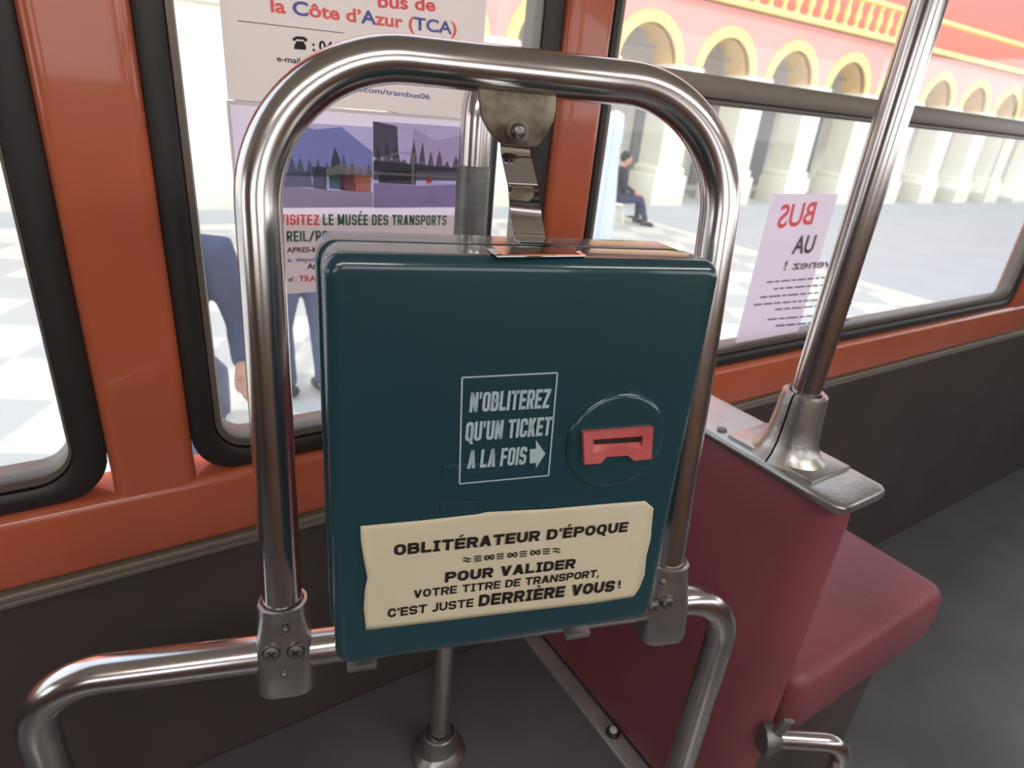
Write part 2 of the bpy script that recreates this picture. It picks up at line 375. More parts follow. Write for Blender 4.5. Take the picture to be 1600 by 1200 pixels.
# unseen ceiling fill lamps, added to brighten the interior
for k, (x, y) in enumerate(((-.55, -.85), (.95, -.85))):
    t = empty('fill_lamp', (x, y, .80)); tag(t, ['added unseen ceiling fill lamp nearer the rear of the bus', 'added unseen ceiling fill lamp nearer the front of the bus'][k], 'lamp')
    b = B(); box(b, x-.5, x+.5, y-.11, y+.11, .765, .80, .008, 2); obj('fill_housing', b, alu, t)
    b = B(); box(b, x-.48, x+.48, y-.09, y+.09, .745, .766, .008, 3); obj('fill_diffuser', b, fill_lamp_m, t)

# raised platform over the wheel, with its metal edging strip
ZP = -.97
b = B(); box(b, -1.2, .66, .12, YW+.012, ZF, ZP, .006, 2); st('floor_platform', b, floor_m)
b = B(); box(b, .586, .619, .14, .735, ZP-.002, ZP+.006, .0025, 3); s = st('trim_3', b, mat('brushed strip', (.58, .565, .54, 1), .38, .6, bump=.15, bscale=150, var=.2, vscale=20))
for yy in (.475, .16):
    b = B(); lathe(b, [(.0115, -.004), (.0125, 0), (.011, .004), (.0085, .006), (.006, .0062)], (.606, yy, ZP+.006), (0, 0, 1)); obj('rubber_washer', b, rubber, s)
    b = B(); lathe(b, [(.0068, .0), (.0068, .0075), (.0045, .0095)], (.606, yy, ZP+.007), (0, 0, 1)); obj('screw_head', b, mat('white cap', sl(215, 212, 205), .4), s)

# ------------------------------------------------------------------ railing with the tall rounded hoop
FH = V((math.cos(-.32306), math.sin(-.32306), 0)); _l = .12777631
FU = V((-FH.y*math.sin(_l), FH.x*math.sin(_l), math.cos(_l)))
BL = V((.0669, .3487, -.3731))*1.23
FR = Plane(BL, FH, FU); R0 = .016
hoop = empty('handrail_hoop', BL)
tag(hoop, 'tall rounded chrome handrail hoop that frames the teal ticket box', 'handrail')
b = B(); tube(b, fillet([FR.pt(0, .0165), FR.pt(0, .4805), FR.pt(.364, .481), FR.pt(.366, .0165)], (.104, .096), 20), R0, 40); obj('hoop_tube', b, chrome, hoop)
# gusset under the top of the hoop
g = [(746, 120), (870, 130), (870, 168), (866, 188), (855, 208), (845, 224), (836, 230), (790, 226), (776, 219), (764, 203), (752, 180)]
b = B(); prism(b, [FR.at(a, c, .006) for a, c in g], FR.n*-.006, .0012); obj('gusset_plate', b, dirty, hoop)
bc = FR.at(808, 205, .006)
b = B(); lathe(b, [(.0088, 0), (.0088, .0016), (.0072, .0022)], bc, FR.n); w_ = obj('washer', b, dirty, hoop)
b = B(); lathe(b, [(.0054, .0022), (.0054, .0052), (.0040, .0066), (.0015, .0070)], bc, FR.n, 24); obj('bolt_head', b, steel_d, w_)

rail = empty('lower_rail', FR.pt(0, 0))
tag(rail, 'horizontal chrome lower rail that bends down beside the oxblood seat back', 'rail')
dz = V((0, 0, -1))
pr = FR.pt(.449, .003); pl_ = FR.pt(-.20, -.002)
b = B(); tube(b, fillet([V((pl_.x, pl_.y, ZP+.003)), pl_, FR.pt(-.05, -.001), pr, V((pr.x, pr.y, ZP+.003))], (.06, 0, .062), 16), R0, 36)
obj('rail_tube', b, chrome, rail)
for p in (pl_, pr):
    b = B(); lathe(b, [(.034, 0), (.034, .004), (.022, .008), (.019, .022), (.0165, .024)], (p.x, p.y, ZP), (0, 0, 1)); obj('floor_flange', b, alu, rail)

def screw(parent, c, n, r, slot=True):
    b = B(); lathe(b, [(r*1.12, -.0015), (r*1.1, .0003), (r*1.0, .0006)], c, n, 28); s = obj('screw_seat', b, steel_d, parent)
    b = B(); lathe(b, [(r*.92, 0), (r*.9, .0012), (r*.62, .0021), (r*.2, .0024)], c, n, 28); obj('screw_head', b, alu_d, s)
    if slot:
        e = n.cross(V((0, 0, 1))).normalized(); f_ = n.cross(e)
        b = B(); dd = (e*.8+f_*.6).normalized(); ee = n.cross(dd)
        for q, q2 in ((dd, ee), (ee, dd)): obox(b, c+n*.0019-q*r*.55-q2*r*.1, q*r*1.1, q2*r*.2, n*.0008)
        obj('screw_slot', b, hole_m, s, smooth=False)
def tee(a, parent_label, screws):
    """cast clamp joining hoop leg and rail at distance a along the rail"""
    t = empty('tee_clamp', FR.pt(a, -.03)); tag(t, parent_label, 'clamp', None)
    c = lambda u, d=0: FR.pt(a, u, d)
    b = B()
    super_loft(b, [(c(-.0345, .001), .020, .016, 4), (c(-.0335, .001), .0230, .0195, 3.6), (c(-.028, .001), .0245, .0212, 3.4), (c(-.005), .0242, .0222, 3.2), (c(.018), .0224, .0216, 3),
                   (c(.036), .0205, .0202, 2.6), (c(.046), .0198, .0196, 2.3), (c(.0485), .0205, .0203, 2.2), (c(.052), .0200, .0198, 2.2), (c(.0528), .0178, .0176, 2), (c(.050), .0164, .0164, 2)], FR.h, FR.n)
    obj('clamp_body', b, alu, t)
    for px, py, r, s in screws:
        p = FR.at(px, py, .0222); screw(t, p, FR.n, r, s)
    return t
tee(0, 'cast aluminium clamp with four screws, in full view beside the teal box', [(447, 984, .0028, False), (424, 1021, .0068, True), (462, 1018, .0068, True), (444, 1054, .0030, False)])
tee(.366, 'cast aluminium clamp half hidden behind the lower corner of the teal box', [(1036, 909, .0030, False), (1044, 942, .0068, True), (1022, 948, .0062, True)])

# ------------------------------------------------------------------ ticket validator box
S = .93
BH = V((math.cos(math.radians(-16.44)), math.sin(math.radians(-16.44)), 0)); _l = math.radians(1.93)
BU = V((-BH.y*math.sin(_l), BH.x*math.sin(_l), math.cos(_l)))
BX = Plane(V((.10877, .35902, -.42286))*S, BH, BU)
BWd, BHt, D1, D2 = .2507, .3034, .036, .072
val = empty('ticket_validator', BX.pt(BWd/2, 0, -D2/2))
tag(val, 'vintage petrol blue metal ticket validator box hung inside the chrome hoop', 'ticket machine')
def slab(a0, a1, b0, b1, d0, d1, rc, re, n=8):
    """rounded slab: corner radius rc in the face, edge radius re at the front"""
    bm = B(); rings = []
    prof = [(0, d0)]
    for k in range(0, 9): q = PI/2*k/8; prof.append((re*(1-math.cos(q)), d1-re+re*math.sin(q)))
    rr = []
    for ins, d in prof:
        r_ = max(rc-ins, .0008); pts = rrect(a0+ins, a1-ins, b0+ins, b1-ins, r_, n); rr.append([BX.pt(x, z, d) for x, z in pts])
    ring_loft(bm, rr); return bm
bm = slab(-.0030, BWd+.0072, -.003, BHt+.003, -D1, 0, .013, .009); obj('lid', bm, teal, val)
bm = slab(-.003, BWd+.004, -.001, BHt+.001, -D1-.004, -D1+.001, .010, .0005); obj('gasket', bm, gap_m, val)
bm = slab(-.0062, BWd+.004, -.002, BHt+.003, -D2, -D1-.003, .013, .004); body = obj('rear_body', bm, teal2, val)
# low step running round the door
# disc and slot
dc = BX.at(962, 688); 
b = B(); lathe(b, [(.0385, -.001), (.0385, .0006), (.0372, .0022), (.0350, .0028), (.0330, .0030)], dc, BX.n, 72); disc = obj('slot_disc', b, teal, val)
so = [BX.at(x, y, .0068) for x, y in ((912, 677), (1021, 669), (1018, 717), (991, 720), (981, 712), (948, 714), (939, 724), (914, 726))]
si = [BX.at(x, y, .0066) for x, y in ((925, 687), (1005, 681), (1003, 699), (992, 700), (981, 697), (947, 700), (938, 706), (927, 707))]
sl_ = [BX.at(x, y, .0036) for x, y in ((927, 688), (1002, 683), (1001, 690), (991, 690.5), (981, 691), (947, 693), (938, 694), (928, 694.5))]
N = BX.n; cen = sum(so, V())/8
b = B(); ring_loft(b, [[p - N*.006 for p in so], [p + (p-cen)*.02 - N*.0012 for p in so], [p for p in so], si, sl_], cap=False)
mouth = obj('ticket_slot', b, pinkp, val, ang=30); mouth['label'] = 'faded red plastic ticket slot surround'
b = B(); quad(b, [p + N*.0003 for p in (sl_[0], sl_[1], sl_[2], sl_[7])]); obj('slit', b, slit_m, mouth, smooth=False)
# two blanked marks pressed in the lid
for q in (((692, 727), (782, 721), (782, 738), (692, 745)), ((688, 785), (745, 782), (745, 796), (688, 800))):
    b = B(); P = [BX.at(x, y, .0002) for x, y in q]; prism(b, P, N*.0007, .0003); obj('blanking_plate', b, teal, val)
# printed notice
b = B(); fr = [(722, 590), (871, 582.5), (857, 743), (718, 756)]
for k in range(4): strip_line(b, BX, fr[k], fr[(k+1) % 4], .0011, .0010)
pn = obj('printed_border', b, decal, val, smooth=False); pn['label'] = 'pale printed border line'
for txt, L, R, cp in (("N'OBLITEREZ", (733, 644.5), (857.5, 637.5), 31), ("QU'UN TICKET", (726.5, 690), (859.5, 680), 30), ("A LA FOIS", (729.7, 732.4), (821, 725.6), 28.6)):
    letters(val, BX, txt, L, R, cp, decal, .0011, w=.46, t=.175, r=.11, gap=.055, slant=.03)
ar = [(550+x/2.448, 560+y/2.448) for x, y in ((680, 347), (704, 345), (703, 312), (740, 364), (703, 421), (704, 400), (680, 402))]
b = B(); quad(b, [BX.at(x, y, .0011) for x, y in ar]); obj('printed_arrow', b, decal, val, smooth=False)
# maker's plate on top of the box
TP = Plane(BX.pt(0, BHt+.0034, 0), BH, BX.n*-1); TP.n = BU
pp = [TP.at(x, y, 0) for x, y in ((757, 388.5), (898, 388.5), (916, 402), (776, 403))]
b = B(); prism(b, pp, BU*.0012, .0004); np_ = obj('top_plate', b, brightm, val); np_['label'] = 'small bright metal plate on top'
pc = sum(pp, V())/4; b = B(); prism(b, [pc+(p-pc)*.86+BU*.0009 for p in pp], BU*.0006); obj('plate_inlay', b, mat('copper inlay', (.35, .16, .10, 1), .15, 1), np_)
# bottom hooks
for px, py in ((566, 1041), (905, 991)):
    p = BX.at(px, py, -.035); b = B(); obox(b, p-BH*.012+BU*.0, BH*.024, BX.n*-.03, BU*-.006, .0015, 2)
    obox(b, p-BH*.012-BX.n*.028, BH*.024, BX.n*-.004, BU*.03, .001, 2); obj('hook', b, alu_d, val)

# cream paper stuck on the box
paper = None
def cream_paper():
    top = [(563, 822), (600, 818.5), (660, 813), (745, 803.5), (760, 800), (860, 795), (950, 787), (1008, 782.5), (1021, 794)]
    bot = [(572, 984), (620, 978.5), (680, 971.5), (745, 963.5), (800, 957), (860, 950), (930, 942), (972, 935), (990, 932)]
    lft = [(0, 0), (.15, -.5), (.35, 2.5), (.5, 5), (.62, 1.0), (.8, -1.5), (1, 0)]
    rgt = [(0, 0), (.15, 1.5), (.35, 4), (.55, 3.5), (.75, 6), (.9, 4), (1, 0)]
    def li(t, x):
        for (a, u), (c, v) in zip(t, t[1:]):
            if x <= c: return u + (v-u)*(x-a)/(c-a)
        return t[-1][1]
    def along(a, s):
        s *= len(a)-1; i = min(int(s), len(a)-2); f_ = s-i; return (a[i][0]*(1-f_)+a[i+1][0]*f_, a[i][1]*(1-f_)+a[i+1][1]*f_)
    b = B(); n, m = 48, 24; G = []
    for j in range(m+1):
        v = j/m; row = []
        for i in range(n+1):
            u = i/n; a, c = along(top, u), along(bot, u)
            x, y = a[0]*(1-v)+c[0]*v, a[1]*(1-v)+c[1]*v
            x += li(lft, v)*1.3*max(0, 1-u*4) + li(rgt, v)*1.6*max(0, 1-(1-u)*4)
            lift = .0011 + .0022*max(0, 1-(1-u)*14)**2*(.3+v) + .0012*max(0, 1-u*16)**2 + .00035*math.sin(u*9+v*2)*math.sin(v*5)
            if u > .97 and v < .08: lift += .001
            row.append(b.verts.new(BX.at(x, y, lift)))
        G.append(row)
    for j in range(m):
        for i in range(n): b.faces.new((G[j][i], G[j][i+1], G[j+1][i+1], G[j+1][i]))
    o = obj('paper_notice', b, cream); mo = o.modifiers.new('thickness', 'SOLIDIFY'); mo.thickness = .0003; mo.offset = -1
    tag(o, 'cream paper notice in black capitals stuck low on the teal box', 'notice')
    return o
paper = cream_paper()
for txt, L, R, cp, bo in (("OBLITÉRATEUR D’ÉPOQUE", (615.4, 868.6), (980, 831), 17.5, .04), ("POUR VALIDER", (695, 910.5), (898, 888), 16, .04),
                      ("VOTRE TITRE DE TRANSPORT,", (646, 935), (936, 901.5), 12.5, .032), ("C’EST JUSTE", (606, 965.2), (739.5, 948), 13.5, .032),
                      ("DERRIÈRE VOUS", (747.3, 948), (959, 924), 18, .04), ("!", (966, 919.5), (970, 918.5), 11.5, .04)):
    letters(paper, BX, txt, L, R, cp, ink, .0021, w=.80, t=.25 if cp > 15 else .215, r=.40, gap=.10, slab=True)
# ornament line drawn as strokes: ≈ ≡ ∞ ≡ ∞ ≡ ∞ ≡ ≈
b = B(); ox = [724, 741, 758, 776, 794, 812, 830, 848, 864]; 
for k, ch in enumerate('=E8E8E8E='):
    x = ox[k]; y = 875.5 - (x-724)*.107; wd = 11.5 if ch != '8' else 13.5; sp = -.107
    if ch == 'E':
        for d in (-3.6, 0, 3.6): strip_line(b, BX, (x, y+d), (x+wd, y+d+wd*sp), .0011, .0021)
    elif ch == '=':
        for d in (-2.2, 2.2):
            pts = [(x+wd*q/6, y+d+wd*sp*q/6 - 1.5*math.sin(q/6*2*PI)) for q in range(7)]
            for p, q in zip(pts, pts[1:]): strip_line(b, BX, p, q, .0012, .0021)
    else:
        pts = [(x+wd/2-wd/2*math.cos(t)*1.0, y+sp*(wd/2-wd/2*math.cos(t))+4.2*math.sin(2*t)*.8) for t in (2*PI*q/24 for q in range(25))]
        for p, q in zip(pts, pts[1:]): strip_line(b, BX, p, q, .0013, .0021)
obj('ornament_line', b, ink, paper, smooth=False)

# strap from gusset to box
def strap():
    hw = .0115
    E = TP.at(827, 374, .001); M2 = Plane(E, BH, BU).at(826, 352)
    mid = FR.pt(.1865, .402) + FR.n*.018
    c = [FR.pt(.183, .436, -.001), FR.pt(.184, .424, .001), mid, M2+BX.n*-.004, M2 + (E-M2)*.5+BX.n*-.001, E, E+BX.n*.016]
    path = fillet(c, (.012, .03, .02, 0, .004), 6); b = B(); A = []
    for i, p in enumerate(path):
        t = (path[min(i+1, len(path)-1)]-path[max(i-1, 0)]).normalized(); n = FR.h.cross(t).normalized()*.0009
        A.append([p-BH*hw-n, p+BH*hw-n, p+BH*hw+n, p-BH*hw+n])
    ring_loft(b, A); o = obj('support_strap', b, brightm, None, ang=30)
    tag(o, 'bent shiny chrome strap between the grimy gusset plate and the box top', 'strap')
strap()

# ------------------------------------------------------------------ pole behind the box
PX, PY = .334, .590
pole = empty('grab_pole', (PX, PY, ZP))
tag(pole, 'chrome pole with a matte grey sleeve rising behind the teal box', 'pole')
top = Plane((PX, PY, 0), (1, 0, 0), (0, 0, 1)).at(760, 105).z
b = B(); tube(b, fillet([(PX, PY, ZP+.01), (PX, PY, top), (PX+.13, YW-.034, top+.004), (.56, YW-.034, top+.004)], (.05, .04), 14), R0, 36); obj('pole_tube', b, chrome, pole)
zs = Plane((PX, PY, 0), (1, 0, 0), (0, 0, 1)).at(738, 258).z
b = B(); lathe(b, [(R0, 0), (.0172, -.0008), (.0172, -.30), (R0, -.301)], (PX, PY, zs), (0, 0, 1), 40); obj('pole_sleeve', b, sleeve_m, pole)
b = B(); X_, Y_ = V((1, 0, 0)), V((0, 1, 0)); q = lambda z: V((PX, PY, z))
super_loft(b, [(q(ZP-.0), .044, .040, 2.3), (q(ZP+.006), .043, .039, 2.3), (q(ZP+.016), .030, .028, 2.2), (q(ZP+.028), .0235, .0225, 2), (q(ZP+.040), .022, .0215, 2), (q(ZP+.043), .0205, .020, 2), (q(ZP+.041), .0165, .0165, 2)], X_, Y_)
obj('pole_foot', b, alu, pole)
b = B(); super_loft(b, [(q(ZP+.014), .0330, .0285, 2), (q(ZP+.034), .0275, .0238, 2), (q(ZP+.046), .0250, .0228, 2), (q(ZP+.047), .0225, .021, 2), (q(ZP+.036), .0225, .021, 2)], X_, Y_)
obj('foot_collar', b, alu, pole)

# ------------------------------------------------------------------ seat with oxblood back
XM = .619
seat = empty('bus_seat', (XM+.04, .48, ZP)); tag(seat, 'bus seat with oxblood leatherette back and cast aluminium top rail', 'seat')
def seat_back():
    b = B(); ya, yb = .268, .735; za, zb = ZP+.012, -.372; n, m = 24, 20; G = []
    xs = []
    for j in range(m+1):
        v = j/m; row = []
        for i in range(n+1):
            u = i/n; y = ya + (yb-ya)*u; z = za + (zb-za)*v
            e = max(0, 1-u*6); round_ = .035*(1-math.sqrt(max(0, 1-e*e)))
            e2 = max(0, 1-(1-v)*14); r2 = .007*(1-math.sqrt(max(0, 1-e2*e2)))
            row.append(V((XM + round_ + r2 - .004*math.sin(PI*min(1, u*1.1))*math.sin(PI*v), y, z)))
        G.append(row)
    F = [[b.verts.new(p) for p in r] for r in G]; K = [[b.verts.new(V((.700 - (p.x-XM), p.y, p.z))) for p in r] for r in G]
    for j in range(m):
        for i in range(n):
            b.faces.new((F[j][i], F[j][i+1], F[j+1][i+1], F[j+1][i])); b.faces.new((K[j][i], K[j+1][i], K[j+1][i+1], K[j][i+1]))
    for i in range(n): b.faces.new((F[0][i], K[0][i], K[0][i+1], F[0][i+1])); b.faces.new((F[m][i], F[m][i+1], K[m][i+1], K[m][i]))
    for j in range(m): b.faces.new((F[j][0], F[j+1][0], K[j+1][0], K[j][0])); b.faces.new((F[j][n], K[j][n], K[j+1][n], F[j+1][n]))
    return b
obj('seat_backrest', seat_back(), maroon, seat, ang=60)
b = B(); super_loft(b, [(V((.659, y, -.366)), .048-d, .0075-d*.2, 5) for y, d in ((.255, .02), (.257, .008), (.265, .001), (.3, 0), (.72, 0), (.735, .002))], V((1, 0, 0)), V((0, 0, 1)))
# saddle rising to the socket
rail_o = obj('top_rail', b, alu, seat)
b = B(); lathe(b, [(.0062, -.001), (.0062, .0022), (.004, .0030)], (.628, .432, -.3590), (0, 0, 1)); obj('rail_screw', b, alu_d, rail_o)
b = B(); box(b, .70, 1.12, .26, .73, -.80, -.68, .03, 5); obj('seat_cushion', b, maroon, seat)
b = B(); box(b, .69, 1.08, .30, .71, ZF, -.80, .01, 2); obj('seat_plinth', b, darkwall, seat)
b = B(); hs = V((.648, .262, -.745)); tube(b, fillet([hs, hs+V((.84, -.54, -.01))*.11, hs+V((.84, -.54, -.01))*.11+V((.02, -.01, -.3))], (.035,), 10), .0125, 24); obj('armrest_tube', b, chrome, seat)
b = B(); lathe(b, [(.021, -.012), (.022, -.004), (.018, .004), (.0135, .012)], hs+V((.004, -.003, 0)), (.84, -.54, 0), 28)
obox(b, hs+V((-.008, -.006, .01)), V((.012, -.008, 0)), V((.004, .006, 0)), V((.012, -.008, .032)), .001, 2); obj('armrest_bracket', b, alu_d, seat)

# pole standing in a split cast socket on the seat back
q2 = Plane((.655, 0, 0), (0, 1, 0), (0, 0, 1)); QP = q2.at(1263, 600); QX, QY = .655, QP.y
gp = empty('seat_pole', (QX, QY, -.36)); tag(gp, 'chrome pole in a split cast socket on the seat back top rail', 'pole')
b = B(); tube(b, [(QX, QY, -.35), (QX, QY, .80)], R0, 36); obj('pole_tube', b, chrome, gp)
for sgn in (1, -1):
    b = B(); secs = []
    for z, rx, ry, off in ((-.362, .040, .052, .0), (-.357, .038, .047, 0), (-.350, .033, .036, 0), (-.335, .028, .029, 0), (-.310, .0258, .0262, 0), (-.285, .0245, .0245, 0), (-.277, .0235, .0235, 0), (-.274, .020, .020, 0), (-.276, .0165, .0165, 0)):
        secs.append((z, rx, ry))
    rings = []
    for z, rx, ry in secs:
        r = []
        for k in range(21):
            a = PI*k/20; r.append(V((QX + rx*math.cos(a), QY + sgn*(.0012 + ry*math.sin(a)), z)))
        rings.append(r)
    L = [[b.verts.new(p) for p in r] for r in rings]
    for i in range(len(L)-1):
        for j in range(20): b.faces.new((L[i][j], L[i][j+1], L[i+1][j+1], L[i+1][j]))
    obj('socket_half', b, alu, gp)
b = B(); box(b, .622, .698, .300, QY+.062, -.3595, -.3545, .002, 2); obj('socket_pad', b, alu, gp)

# ------------------------------------------------------------------ sheets on the windows
def sheet(name, x0, x1, z0, z1, m, label, cat='poster', tilt=0):
    b = B(); n = 10; cx, cz = (x0+x1)/2, (z0+z1)/2; G = []
    for j in range(n+1):
        row = []
        for i in range(n+1):
            x, z = x0+(x1-x0)*i/n, z0+(z1-z0)*j/n
            dx, dz_ = x-cx, z-cz; x, z = cx+dx*math.cos(tilt)-dz_*math.sin(tilt), cz+dx*math.sin(tilt)+dz_*math.cos(tilt)
            row.append(b.verts.new(V((x, YW+.0045+.0008*math.sin(i*.9)*math.sin(j*.7), z))))
        G.append(row)
    for j in range(n):
        for i in range(n): b.faces.new((G[j][i], G[j][i+1], G[j+1][i+1], G[j+1][i]))
    o = obj(name, b, m)
    tag(o, label, cat); return o
WP = Plane((0, YW+.0035, 0), (1, 0, 0), (0, 0, 1)); WP.n = V((0, -1, 0))
c1 = lambda x, y: (350+x/3, y/3)
up = sheet('window_poster', .1315, .425, -.0265, .183, sheet_m, 'upper sheet taped on the window with red and blue club title')
write(up, WP, "bus de", c1(722, 33), c1(992, 52), 21, lred, .001, .03)
t_ = "la Côte d’Azur (TCA)"; idx = [0, 0, 0, 1, 0, 0, 0, 0, 0, 0, 1, 0, 0, 0, 0, 0, 1, 1, 1, 0]
write(up, WP, t_, c1(220, 54), c1(1090, 162), 22, [redi, bluei], .001, .03, idx)
b = B(); strip_line(b, WP, c1(62, 97), c1(560, 155), .0008, .001); obj('ruled_line', b, greyi, up, smooth=False)
write(up, WP, ": 04", c1(415, 238), c1(512, 246), 17, ink, .001, .03)
write(up, WP, "e-mail", c1(248, 287), c1(358, 299), 9.5, ink, .001, .02)
write(up, WP, "ook.com/trambus06", c1(560, 420), c1(965, 466), 8.5, bluei, .001, .02)
b = B()                                          # telephone sign
for P in (((322, 178), (340, 170), (375, 172), (390, 182), (388, 196), (376, 194), (373, 186), (338, 184), (336, 192), (322, 190)), ((340, 192), (372, 194), (384, 216), (384, 234), (328, 230), (330, 212))):
    prism(b, [WP.at(*c1(*p), .001) for p in P], V((0, -.0002, 0)))
obj('telephone_sign', b, ink, up, smooth=False)
lo = sheet('window_poster', .1295, .423, -.2345, -.0275, sheet_b, 'lower sheet on the window with two bus depot photographs and green heading')
# margins and pictures
b = B()
for x0, x1, z0, z1 in ((.1295, .423, -.0310, -.0275), (.1295, .1325, -.1455, -.0310), (.1295, .423, -.2345, -.1455)):
    quad(b, [(x0, YW+.0024, z0), (x1, YW+.0024, z0), (x1, YW+.0024, z1), (x0, YW+.0024, z1)])
obj('white_margin', b, sheet_m, lo, smooth=False)
def picture(name, rect, shapes, label):
    """a printed photograph: flat coloured shapes in its own 0..1 frame"""
    (ax, ay), (bx, by) = rect; p0 = WP.at(*c1(ax, ay)); p1 = WP.at(*c1(bx, by)); x0, x1, z1, z0 = p0.x, p1.x, p0.z, p1.z
    b = B(); ms = []
    for k, (col, pts) in enumerate(shapes):
        ms.append(thin_paper('print colour', sl(*[min(255, int(c*.9+48)) for c in col]), .10)); y = YW + .0020 - k*.00005
        f_ = quad(b, [(x0+(x1-x0)*u, y, z0+(z1-z0)*v) for u, v in pts], k)
    o = obj(name, b, ms, lo, smooth=False); o['label'] = label
full = ((0, 0), (1, 0), (1, 1), (0, 1))
def trees(x0, x1, z, h, n, seed):
    random.seed(seed); pts = [(x0, z)]
    for i in range(n): x = x0+(x1-x0)*(i+.5)/n; pts.append((x, z+h*(.35+.65*random.random()))); pts.append((x+(x1-x0)*.5/n, z+h*.3*random.random()))
    return tuple(pts + [(x1, z)])
picture('printed_photograph', ((130, 560), (695, 970)), [((178, 182, 214), full), ((140, 152, 192), ((0, .45), (.35, .97), (.5, .93), (.72, .98), (1, .70), (1, .4), (0, .4))),
    ((128, 136, 134), trees(.1, 1, .38, .30, 12, 2)), ((96, 102, 100), ((.60, .35), (.63, .60), (.66, .74), (.70, .60), (.74, .35))), ((196, 188, 184), ((.55, .30), (.57, .46), (.70, .54), (.98, .50), (1, .3))),
    ((120, 124, 140), ((.18, .25), (.18, .42), (.44, .44), (.46, .25))), ((96, 98, 112), ((.46, .24), (.46, .50), (.58, .50), (.58, .22))), ((84, 118, 120), ((.60, .24), (.60, .40), (.74, .42), (.74, .22))), ((124, 76, 72), ((.70, .22), (.70, .40), (.84, .42), (.84, .20))),
    ((204, 128, 92), ((.82, .20), (.82, .42), (.98, .40), (.98, .20))), ((178, 166, 176), ((0, 0), (1, 0), (1, .20), (.6, .22), (0, .28)))], 'printed picture of old buses under a hill')
picture('printed_photograph', ((696, 567), (1090, 970)), [((176, 172, 204), full), ((206, 196, 212), ((.4, .6), (1, .55), (1, .9), (.7, .82), (.45, .95))), ((92, 88, 94), ((0, .6), (0, 1), (.26, .96), (.28, .6))),
    ((108, 106, 108), trees(0, 1, .45, .38, 10, 5)), ((92, 92, 96), ((0, .33), (0, .56), (1, .50), (1, .34))), ((70, 68, 74), ((.06, .30), (.06, .44), (.48, .46), (.48, .28))),
    ((196, 192, 198), ((.08, .60), (.30, .68), (.50, .66), (.50, .63), (.30, .65), (.08, .57))), ((196, 192, 198), ((.43, .28), (.43, .64), (.46, .64), (.46, .28))), ((190, 186, 194), ((0, .40), (0, .43), (1, .40), (1, .37))),
    ((200, 104, 92), ((.60, .30), (.60, .38), (.67, .38), (.67, .30))), ((160, 150, 176), ((0, 0), (1, 0), (1, .30), (.5, .27), (0, .30))), ((196, 186, 206), ((.55, .06), (.8, .05), (.78, .14), (.58, .12)))], 'printed picture of a depot shelter and trees')
letters(lo, WP, "VISITEZ", c1(258, 1055), c1(447, 1056), 17, redi, .0016, w=.5, t=.185, r=.12, gap=.08)
letters(lo, WP, "LE MUSÉE DES TRANSPORTS", c1(463, 1056), c1(1042, 1056), 17.5, greeni, .0016, w=.5, t=.185, r=.12, gap=.08)
letters(lo, WP, "REIL/RO", c1(294, 1134), c1(487, 1130), 17, greeni, .0016, w=.5, t=.185, r=.12, gap=.08)
write(lo, WP, "APRES-MI", (448, 394.5), (500, 393.5), 8, mat('brown ink', sl(110, 84, 80), .6), .0016, .03)
write(lo, WP, "a. depuis", (449, 409), (497, 408), 6.5, lblue, .0016, .02)
write(lo, WP, "Ann", (480, 420.5), (501, 420), 9.5, ink, .0016, .03)
write(lo, WP, "el :", (451, 440), (463, 440), 8, ink, .0016, .02); write(lo, WP, "TRA0", (467, 440), (500, 439), 9, redi, .0016, .04)
nr = sheet('window_notice', 1.052, 1.262, -.412, -.1165, sheet_b, 'lilac white notice on the window by the seat, its print reversed', 'notice')
c4 = lambda x, y: (1140+x/4.8, 290+y/4.8)
write(nr, WP, "BUS", c4(350, 318), c4(620, 285), 33, lred, .0016, .02, mirror=True)
write(nr, WP, "UA", c4(462, 510), c4(620, 500), 25, greyi, .0016, .03, mirror=True)
write(nr, WP, "venez !", c4(400, 635), c4(760, 610), 13, mat('taupe ink', sl(140, 118, 120), .6), .0016, .02, mirror=True)
b = B(); random.seed(7)
for x, y in ((278, 725), (332, 775), (230, 838), (180, 895), (340, 930), (285, 1005)):
    while x < 860:
        wd = random.uniform(28, 90); strip_line(b, WP, c4(x, y), c4(x+wd, y-wd*.08), .0032, .0016); y -= (wd+11)*.08; x += wd+11
obj('small_print', b, greyi, nr, smooth=False)
b = B(); x, y = 345, 1052
while x < 860: strip_line(b, WP, c4(x, y), c4(x+70, y-5.6), .0042, .0016); x += 80; y -= 6.4
obj('small_print', b, lblue, nr, smooth=False)

# ------------------------------------------------------------------ outside: plaza
ZG = -2.0
def plaza_mat():
    m = mat('pale paving', sl(205, 200, 188), .7); n = m.node_tree; b = n.nodes['Principled BSDF']
    t = n.nodes.new('ShaderNodeTexCoord'); mp = n.nodes.new('ShaderNodeMapping'); mp.inputs['Rotation'].default_value = (0, 0, .5)
    ck = n.nodes.new('ShaderNodeTexChecker'); ck.inputs['Scale'].default_value = 1.6; ck.inputs[1].default_value = sl(222, 220, 206); ck.inputs[2].default_value = sl(196, 196, 190)
    n.links.new(t.outputs['Object'], mp.inputs[0]); n.links.new(mp.outputs[0], ck.inputs[0]); n.links.new(ck.outputs[0], b.inputs['Base Color']); return m
road = mat('grey asphalt', sl(190, 190, 190), .8, var=.08, vscale=1)
kerb = mat('pale kerb', sl(226, 222, 204), .7, var=.05, vscale=3)
b = B(); box(b, -60, 120, .95, 90, ZG-.3, ZG-.10); st('ground', b, road, smooth=False)
b = B(); box(b, -12, 9.1, 1.2, 9.5, ZG-.12, ZG, .02, 2); st('ground_paving', b, plaza_mat())
